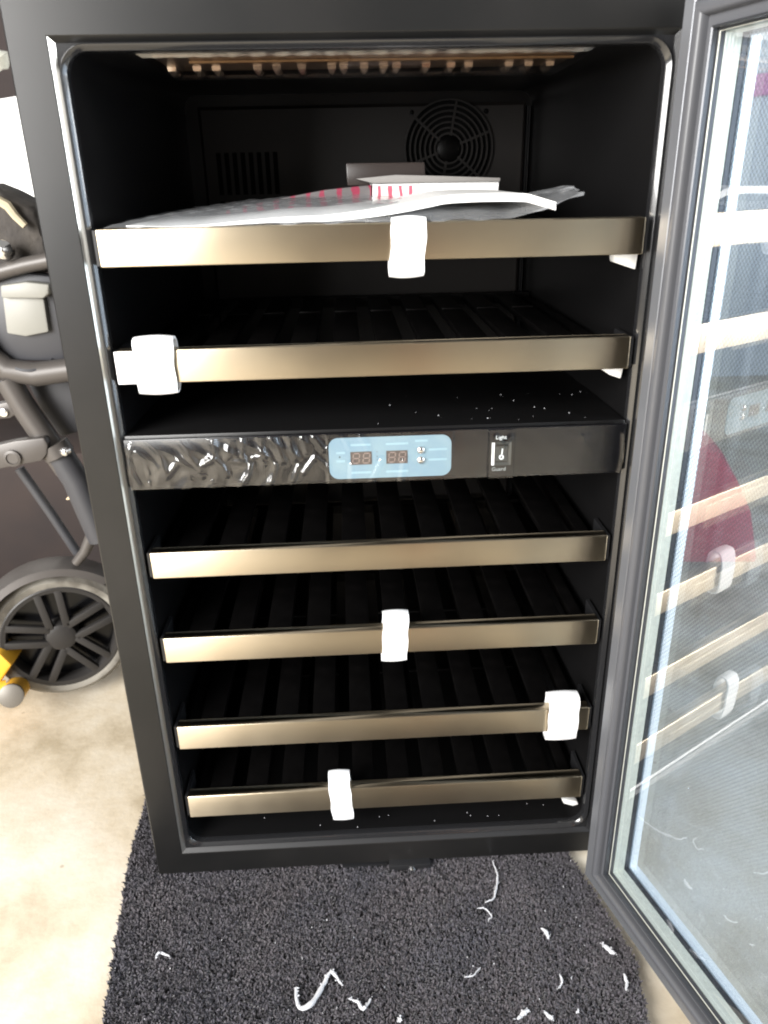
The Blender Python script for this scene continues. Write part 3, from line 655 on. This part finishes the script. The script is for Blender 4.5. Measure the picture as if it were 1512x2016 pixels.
# crumbs: torn slivers of packing foam
def onfloor(px, py, z=-.001):
    d = CR*(px-756) - CU*(py-1008) + _f*FPX; return CAMP + d*((z-CAMP.z)/d.z)
def shred(pts, rad, label, fuzz=6):
    P = [onfloor(*p) for p in pts]
    for i, p in enumerate(P): p.z += random.uniform(.0, .0015)
    Q = []
    for i in range(len(P)-1):
        for k in range(4):
            t = k/4; p0, p1, p2, p3 = P[max(i-1, 0)], P[i], P[i+1], P[min(i+2, len(P)-1)]
            Q.append(.5*((2*p1)+(p2-p0)*t+(2*p0-5*p1+4*p2-p3)*t*t+(3*p1-p0-3*p2+p3)*t*t*t)+Vector((random.gauss(0, .0004), random.gauss(0, .0004), random.gauss(0, .0004))))
    Q.append(P[-1]); m_ = MB()
    rad *= 1.35
    rr = [rad*(.35+.65*math.sin(PI*min(1, (i+.6)/len(Q))))*random.uniform(.75, 1.2) for i in range(len(Q))]
    m_.tube(Q, rr, 8)
    for k in range(fuzz):
        b = random.choice(Q); e = b+Vector((random.gauss(0, .0018), random.gauss(0, .0018), random.uniform(0, .002)))
        m_.tube([b, b.lerp(e, .5)+Vector((random.gauss(0, .001),)*3), e], [rad*.3, rad*.2, rad*.08], 5)
    for k in range(max(6, len(Q)*2)):
        b = random.choice(Q)+Vector((random.gauss(0, rad*.6), random.gauss(0, rad*.6), random.gauss(.0004, rad*.3))); r_ = rad*random.uniform(.2, .55)
        cor = [b+Vector((sx*r_*random.uniform(.5, 1.2), sy*r_*random.uniform(.5, 1.2), sz*r_*random.uniform(.5, 1.2))) for sx, sy, sz in ((1, 0, 0), (-1, 0, 0), (0, 1, 0), (0, -1, 0), (0, 0, 1), (0, 0, -1))]
        m_.add(cor, [(0, 2, 4), (2, 1, 4), (1, 3, 4), (3, 0, 4), (2, 0, 5), (1, 2, 5), (3, 1, 5), (0, 3, 5)])
    c = sum(Q, Vector())/len(Q)
    o = m_.build('foam_shred', M['lint'], None, smooth=True, origin=c); tag(o, label, 'foam shred', 'white foam shreds on the carpet')
shred([(582, 1946), (590, 1984), (615, 1975), (635, 1940), (652, 1915), (673, 1938)], .0022, 'large zigzag white foam shred near the bottom middle of the carpet', 10)
shred([(690, 1969), (704, 1973), (713, 1986), (722, 1980), (730, 1966)], .0014, 'short bent white shred just right of the large zigzag one')
shred([(306, 1887), (312, 1878), (321, 1876), (334, 1885)], .0013, 'small arched white shred near the left edge of the carpet', 3)
shred([(970, 1697), (979, 1725), (977, 1750), (971, 1770), (955, 1778)], .0011, 'long thin white thread running down from the cooler front', 12)
shred([(940, 1790), (955, 1790), (968, 1803), (962, 1812)], .0007, 'wispy white tuft below the long white thread', 8)
shred([(1066, 1828), (1076, 1838), (1080, 1850)], .0014, 'clumpy white crumb right of the long white thread', 6)
shred([(1186, 1858), (1200, 1870), (1210, 1878)], .0019, 'plump white shred beside the lower edge of the door', 2)
shred([(1228, 1918), (1234, 1935), (1233, 1950)], .0013, 'upright white shred near the right border of the carpet', 4)
shred([(1102, 1920), (1106, 1934), (1100, 1945)], .0009, 'tiny white crumb pair left of the upright white shred', 4)
shred([(1020, 2008), (1030, 1996), (1042, 1990)], .0020, 'white torn shred at the very bottom edge right of centre', 6)
shred([(1072, 1994), (1084, 2004), (1088, 2008)], .0014, 'small white shred at the bottom edge right of the torn one', 5)
shred([(915, 1925), (930, 1921), (946, 1905)], .0006, 'faint white fibre in the lower right of the carpet', 6)
shred([(784, 2010), (790, 2008)], .0020, 'white crumb cut by the bottom edge of the picture', 2)
shred([(1140, 1988), (1135, 1996)], .0009, 'thin orange white sliver in the lower right of the carpet', 0)
mb = MB()
for k in range(330):
    x, y_ = random.uniform(-.03, .56), random.uniform(-.40, -.01)
    if not inside(np.array([x]), np.array([y_]))[0]: continue
    r = random.choice([.0004, .0005, .0006, .0008, .0011]); z = cz+.0075+random.uniform(-.001, .0008)
    vs = [(x+random.uniform(-1, 1)*r, y_+random.uniform(-1, 1)*r*1.6, z+random.uniform(-1, 1)*r) for _ in range(4)]
    mb.add(vs, [(0, 1, 2), (0, 2, 3), (0, 3, 1), (1, 3, 2)])
cr = mb.build('crumbs', M['lint'], cpt); cr['kind'] = 'stuff'
# dust specks on the divider top and liner floor
mb = MB()
for k in range(26):
    x, y_ = random.uniform(.30, .55), random.uniform(.01, .12); z = PZ1+.0004; r = random.choice([.0003, .0004, .0008])
    mb.add([(x-r, y_, z), (x+r, y_, z), (x, y_+r*1.5, z+r)], [(0, 1, 2)])
for k in range(14):
    x, y_ = random.uniform(.1, .54), random.uniform(.012, .05); z = lz0+.003; r = .0006
    mb.add([(x-r, y_, z), (x+r, y_, z), (x, y_+r*1.5, z+r)], [(0, 1, 2)])
o = mb.build('dust', M['lint'], cooler); o['kind'] = 'stuff'

# ================================================================== STROLLER (behind, at the left)
YS = .42
st = empty('stroller', at(125, 1355, YS)); st['_world'] = 1
tag(st, 'grey folding stroller with a spoked front wheel standing behind the cooler at the left', 'stroller')
wc = at(122, 1246, YS); ax = Vector((.30, -.95, .0)).normalized(); RW = (at(122, 1355, YS)-wc).length*.985
wheel = MB().lathe(wc, ax, [(RW*.80, -.014), (RW*.93, -.017), (RW, -.010), (RW*1.005, 0), (RW, .010), (RW*.93, .017), (RW*.84, .016), (RW*.80, .012)], 64).build('wheel', M['tyre'], st, smooth=True)
MB().lathe(wc, ax, [(RW*.845, -.012), (RW*.845, .0155), (RW*.82, .0175), (RW*.76, .0165), (RW*.74, .010), (RW*.74, -.012)], 64).build('rim', M['rim'], wheel, smooth=True)
a1 = Vector((0, 0, 1)); a2 = a1.cross(ax).normalized()
def wp(r, t, h): return wc+(a2*math.cos(t)+a1*math.sin(t))*r*RW+ax*h
for k in range(5):
    t0 = 2*PI*k/5+1.66
    for s in (-1, 1):
        MB().bar(wp(.20, t0+s*.62, .012), wp(.78, t0+s*.185, .012), .0125, .011, up=ax).build('spoke', M['rim'], wheel, bevel=.0015)
MB().lathe(wc, ax, [(.0001, .0195), (RW*.15, .0195), (RW*.21, .016), (RW*.24, .004), (RW*.24, -.01)], 40).build('hub', M['rim'], wheel, smooth=True)
MB().lathe(wc, ax, [(.0001, -.008), (RW*.76, -.010), (RW*.76, -.013), (.0001, -.013)], 40).build('shade_disc', M['fascia'], wheel)  # black disc standing for the shaded background between the spokes
# fender arc
fn = []
for k in range(20):
    t = math.radians(48+ (178-48)*k/19); c = [wp(1.07, t, -.030), wp(1.17, t, -.026), wp(1.20, t, 0), wp(1.17, t, .026), wp(1.07, t, .030), wp(1.05, t, .024), wp(1.13, t, 0), wp(1.05, t, -.024)]
    fn.append(c)
MB().loops(fn).build('fender', M['strollergrey'], st, smooth=True)
A = lambda x, y, Y=YS: at(x, y, Y)
MB().tube([A(150, 1108), A(168, 1085), A(190, 1030), A(205, 985)], [.008, .009, .010, .010]).build('axle_strut', M['strollergrey'], st, smooth=True)
MB().tube([A(14, 745), A(40, 790), A(118, 905), A(132, 925)], .0185, 20).build('frame_tube', M['strollergrey'], st, smooth=True)
MB().tube([A(108, 880), A(150, 945), A(200, 1060)], .021, 20).build('frame_tube', M['strollerdark'], st, smooth=True)
MB().tube([A(104, 874, YS-.004), A(118, 896, YS-.004)], .0235, 20).build('collar', M['strollergrey'], st, smooth=True)
MB().lathe(A(128, 889, YS-.024), (0, -1, .2), [(.007, -.006), (.0065, .002), (.004, .004), (.0001, .0045)], 20).build('rivet', M['chrome'], st, smooth=True)
MB().prism([A(-60, 888, YS-.03), A(-60, 935, YS-.03), A(30, 918, YS-.03), A(82, 908, YS-.03), A(92, 895, YS-.03), A(94, 876, YS-.03), A(86, 862, YS-.03), A(30, 868, YS-.03)], (0, .018, 0)).build('hinge_plate', M['strollergrey'], st, bevel=.003)
MB().lathe(A(25, 902, YS-.031), (0, -1, 0), [(.013, -.002), (.013, .003), (.009, .004), (.008, .002), (.0001, .002)], 28).build('bolt', M['strollergrey'], st, smooth=True)
MB().prism([A(-30, 800, YS-.01), A(-30, 828, YS-.01), A(20, 824, YS-.01), A(42, 808, YS-.01), A(32, 788, YS-.01)], (0, .02, 0)).build('bracket', M['strollergrey'], st, bevel=.003)
MB().lathe(A(8, 812, YS-.011), (0, -1, 0), [(.007, -.002), (.006, .003), (.0001, .004)], 18).build('rivet', M['chrome'], st, smooth=True)
MB().tube([A(38, 922, YS+.05), A(100, 1010, YS+.05), A(160, 1100, YS+.05)], .008).build('rear_rod', M['strollerdark'], st, smooth=True)
MB().tube([A(-60, 640), A(-20, 700), A(15, 728), A(70, 737), A(180, 722)], [.016, .017, .018, .018, .017], 18).build('side_arm', M['strollergrey'], st, smooth=True)
# tray with pale panel and cup ring
MB().prism([A(-40, 560, YS+.01), A(-40, 690, YS+.01), A(10, 712, YS+.01), A(130, 712, YS+.01), A(110, 545, YS+.01), A(40, 535, YS+.01)], (0, .03, 0)).build('tray', M['strollerdark'], st, bevel=.006)
MB().prism([A(4, 585), A(13, 657), A(50, 663), A(96, 654), A(86, 588), (A(50, 580))], (0, .012, 0)).build('pale_panel', M['strollerlight'], st, bevel=.003)
MB().prism([A(0, 562, YS-.01), A(2, 587, YS-.01), A(85, 588, YS-.01), A(97, 578, YS-.01), A(96, 560, YS-.01), A(50, 555, YS-.01)], (0, .02, 0)).build('pale_lid', M['strollerlight'], st, bevel=.003)
MB().lathe(A(62, 705, YS+.012), (.1, -.45, .9), [(.031, -.002), (.034, .002), (.031, .004), (.028, -.02)], 40).build('cup_ring', M['strollerdark'], st, smooth=True)
# canopy fabric and strap
fb = [(-60, 355), (0, 378), (35, 398), (66, 412), (84, 470), (100, 535), (40, 548), (-60, 560)]
MB().prism([A(x, y, YS+.02) for x, y in fb], (0, .10, 0)).build('canopy_fabric', M['fabric'], st, bevel=.012)
MB().tube([A(-20, 385, YS+.008), A(15, 405, YS+.008), A(30, 425, YS+.008), A(50, 445, YS+.008)], [.006, .007, .006, .005], 8).build('strap', M['strap'], st, smooth=True)
MB().tube([A(-40, 548, YS-.0), A(0, 535, YS-.0), A(50, 522, YS-.0), A(110, 510, YS)], .011, 14).build('handle_bar', M['strollergrey'], st, smooth=True)
MB().prism([A(48, 745, YS+.04), A(75, 800, YS+.04), A(118, 862, YS+.04), A(160, 850, YS+.04), A(150, 735, YS+.04)], (0, .03, 0)).build('side_pocket', M['strollerdark'], st, bevel=.005)
MB().lathe(A(6, 492, YS-.01), (.2, -1, .2), [(.014, -.01), (.013, .004), (.007, .010), (.0001, .011)], 20).build('knob', M['chrome'], st, smooth=True)

# yellow machine corner with a metal roller
yt = empty('yellow_tool', onfloor(20, 1385, FZ)); yt['_world'] = 1
tag(yt, 'yellow tool with a round metal cap on the floor in front of the stroller wheel', 'tool')
MB().prism([A(-90, 1260, .36), A(0, 1288, .36), A(23, 1310, .36), (A(0, 1345, .36)), A(-90, 1352, .36)], (0, .06, 0)).build('body', M['yellow'], yt, bevel=.004)
pA = A(22, 1370, .33); pB = A(40, 1345, .40)
MB().tube([pA, pB], .019, 28).build('roller', M['yellow'], yt, smooth=True, bevel=0)
MB().lathe(pA, (pA-pB), [(.0195, -.006), (.0200, .002), (.017, .0035), (.0001, .0035)], 28).build('end_cap', M['brass'], yt, smooth=True)
MB().tube([A(-50, 1362, .34), A(12, 1352, .36)], .012, 16).build('handle', M['yellow'], yt, smooth=True)
o = MB().prism([A(128, 985, .46), A(155, 952, .46), (A(166, 962, .46)), A(160, 983, .46)], (0, .03, 0)).build('paper_scrap', M['tan'], None, bevel=.002)
tag(o, 'small tan scrap behind the stroller frame next to the cooler side', 'scrap')

# background stacks behind the stroller
def bgslab(name, m, x0, x1, y0, y1, z0, z1, label, cat):
    o = MB().box(x0, x1, y0, y1, z0, z1).build(name, M[m], None, bevel=.01, origin=((x0+x1)/2, (y0+y1)/2, z0)); return tag(o, label, cat)
pw0 = at(-60, 192, 1.2); pw1 = at(60, 440, 1.2)
o = MB().prism([at(-300, 245, 1.2), at(60, 185, 1.2), at(200, 165, 1.2), at(200, 520, 1.2), at(-300, 520, 1.2)], (0, .05, 0)).build('daylight_panel', M['daywhite'], None)  # white surface standing for the blown-out daylight opening
tag(o, 'large white panel standing for bright daylight behind the stroller at the upper left', 'panel')
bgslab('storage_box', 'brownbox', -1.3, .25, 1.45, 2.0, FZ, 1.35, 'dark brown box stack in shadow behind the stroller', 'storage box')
bgslab('shade_box', 'brownbox', -1.2, -.05, .86, 1.20, FZ, .30, 'low dark brown box added to stand for shaded floor under the white panel', 'box')  # added to darken the background where the floor lies in shade
o = MB().tube([at(-10, 118, 1.1), at(4, 124, 1.1), at(6, 135, 1.1)], [.02, .03, .01], 12).build('cream_knob', M['spacer'], None, smooth=True); tag(o, 'small cream round thing at the upper left edge above the white panel', 'knob')

# things seen through the glass door at the right
q = [at(*p, .72) for p in ((1325, 1110), (1350, 868), (1372, 866), (1420, 905), (1452, 945), (1480, 1010), (1492, 1110))]
o = MB().prism(q, (.05, .18, 0)).build('maroon_bag', M['maroon'], None, bevel=.02, origin=sum(q, Vector())/len(q)); tag(o, 'slumped maroon cloth bag on the floor seen through the glass door', 'bag')

q = [at(*p, 2.56) for p in ((1448, 150), (1530, 140), (1530, 185), (1470, 192), (1440, 205))]
o = MB().prism(q, (0, .035, 0)).build('pink_cloth', M['pink'], None, bevel=.008, origin=sum(q, Vector())/len(q)); tag(o, 'pink cloth on the far wall seen through the top right of the glass door', 'cloth')

# ================================================================== PERSON taking the picture (seen only in the reflections)
M['clothes'] = mat('dark_clothes', (.02, .018, .02), .9); M['skin'] = mat('skin', (.50, .26, .16), .55); M['phone'] = mat('dark_phone_shell', (.02, .02, .022), .3)
per = empty('person', (.33, -1.30, FZ)); per['_world'] = 1
tag(per, 'person in dark clothes crouching in front of the cooler and holding up a phone', 'person')
bj = [((.33, -1.42, .38), .17), ((.33, -1.36, .55), .155), ((.33, -1.28, .74), .17), ((.33, -1.22, .88), .15), ((.33, -1.17, .97), .06), ((.33, -1.12, 1.04), .075), ((.33, -1.09, 1.13), .098), ((.33, -1.09, 1.20), .08),
      ((.15, -1.22, .86), .07), ((.03, -1.12, .66), .052), ((.16, -.90, .74), .034), ((.52, -1.22, .86), .07), ((.55, -1.06, .64), .050), ((.52, -1.02, .66), .045),
      ((.22, -1.36, .36), .11), ((.13, -.98, .52), .075), ((.14, -1.16, .10), .05), ((.14, -1.02, .025), .04), ((.44, -1.36, .36), .11), ((.49, -1.02, .50), .075)]
be = [(0, 1), (1, 2), (2, 3), (3, 4), (4, 5), (5, 6), (6, 7), (3, 8), (8, 9), (9, 10), (3, 11), (11, 12), (12, 13), (0, 14), (14, 15), (15, 16), (16, 17), (0, 18), (18, 19)]
def grow(name, joints, edges, m, root=0, subd=2):
    me = bpy.data.meshes.new(name); me.from_pydata([j[0] for j in joints], edges, [])
    o = bpy.data.objects.new(name, me); COL.objects.link(o)
    bm = bmesh.new(); bm.from_mesh(me); lay = bm.verts.layers.skin.verify()
    for v, j in zip(bm.verts, joints): v[lay].radius = (j[1], j[1])
    bm.verts.ensure_lookup_table(); bm.verts[root][lay].use_root = True; bm.to_mesh(me); bm.free()
    o.modifiers.new('skin', 'SKIN').use_smooth_shade = True; sb = o.modifiers.new('sub', 'SUBSURF'); sb.levels = subd; sb.render_levels = subd
    me.materials.append(m); bpy.context.view_layer.update()
    dg = bpy.context.evaluated_depsgraph_get(); me2 = bpy.data.meshes.new_from_object(o.evaluated_get(dg)); o.modifiers.clear(); o.data = me2
    if not me2.materials: me2.materials.append(m)
    for p in me2.polygons: p.use_smooth = True
    o.parent = per; o.location = -per.location
    return o
grow('body', bj, be, M['clothes'])
grow('shin', [((.48, -1.00, .48), .064), ((.475, -1.04, .30), .060), ((.475, -1.10, .10), .038), ((.475, -1.10, .03), .04), ((.475, -1.0, .012), .03)], [(0, 1), (1, 2), (2, 3), (3, 4)], M['skin'])
grow('forearm', [((.53, -1.03, .65), .042), ((.47, -.95, .71), .038), ((.43, -.89, .75), .028)], [(0, 1), (1, 2)], M['skin'])
for s_, (wx, wy, wz) in ((-1, (.16, -.90, .74)), (1, (.44, -.90, .74))):
    bx_ = .33+s_*-.0; tgt = Vector((.273+s_*.040, -.785, .815)); wv = Vector((wx, wy, wz)); pm = wv.lerp(tgt, .55)
    hj = [(tuple(wv), .026), (tuple(pm), .030)]; he = [(0, 1)]
    for fi in range(4):
        base_ = pm+Vector((0, .012, .022-.014*fi)); mid = base_.lerp(tgt, .6)+Vector((s_*.012, .0, -.004*fi)); tip = tgt+Vector((-s_*.004, .004, .020-.014*fi)); k0 = len(hj)
        hj += [(tuple(base_), .0095), (tuple(mid), .0088), (tuple(tip), .0078)]; he += [(1, k0), (k0, k0+1), (k0+1, k0+2)]
    k0 = len(hj); hj += [(tuple(pm+Vector((0, -.015, .015))), .011), (tuple(tgt+Vector((s_*.004, -.018, .012))), .0095)]; he += [(1, k0), (k0, k0+1)]
    grow('hand', hj, he, M['skin'])
MB().lathe((.33, -1.10, 1.15), (0, 0, 1), [(.104, -.02), (.106, .03), (.085, .085), (.04, .112), (.0001, .118)], 24).build('hair', M['clothes'], per, smooth=True)
ph = empty('phone', CAMP); ph['_world'] = 1
Tp = Matrix.Translation(CAMP) @ Matrix(((CR.x, CU.x, -_f.x), (CR.y, CU.y, -_f.y), (CR.z, CU.z, -_f.z))).to_4x4()
MB().box(-.052, .022, -.145, .016, .004, .012, T=Tp).build('shell', M['phone'], ph, bevel=.002)
tag(ph, 'dark phone held up in front of the open wine cooler', 'phone')
for o in list(bpy.data.objects):
    if '_world' in o.keys(): del o['_world']
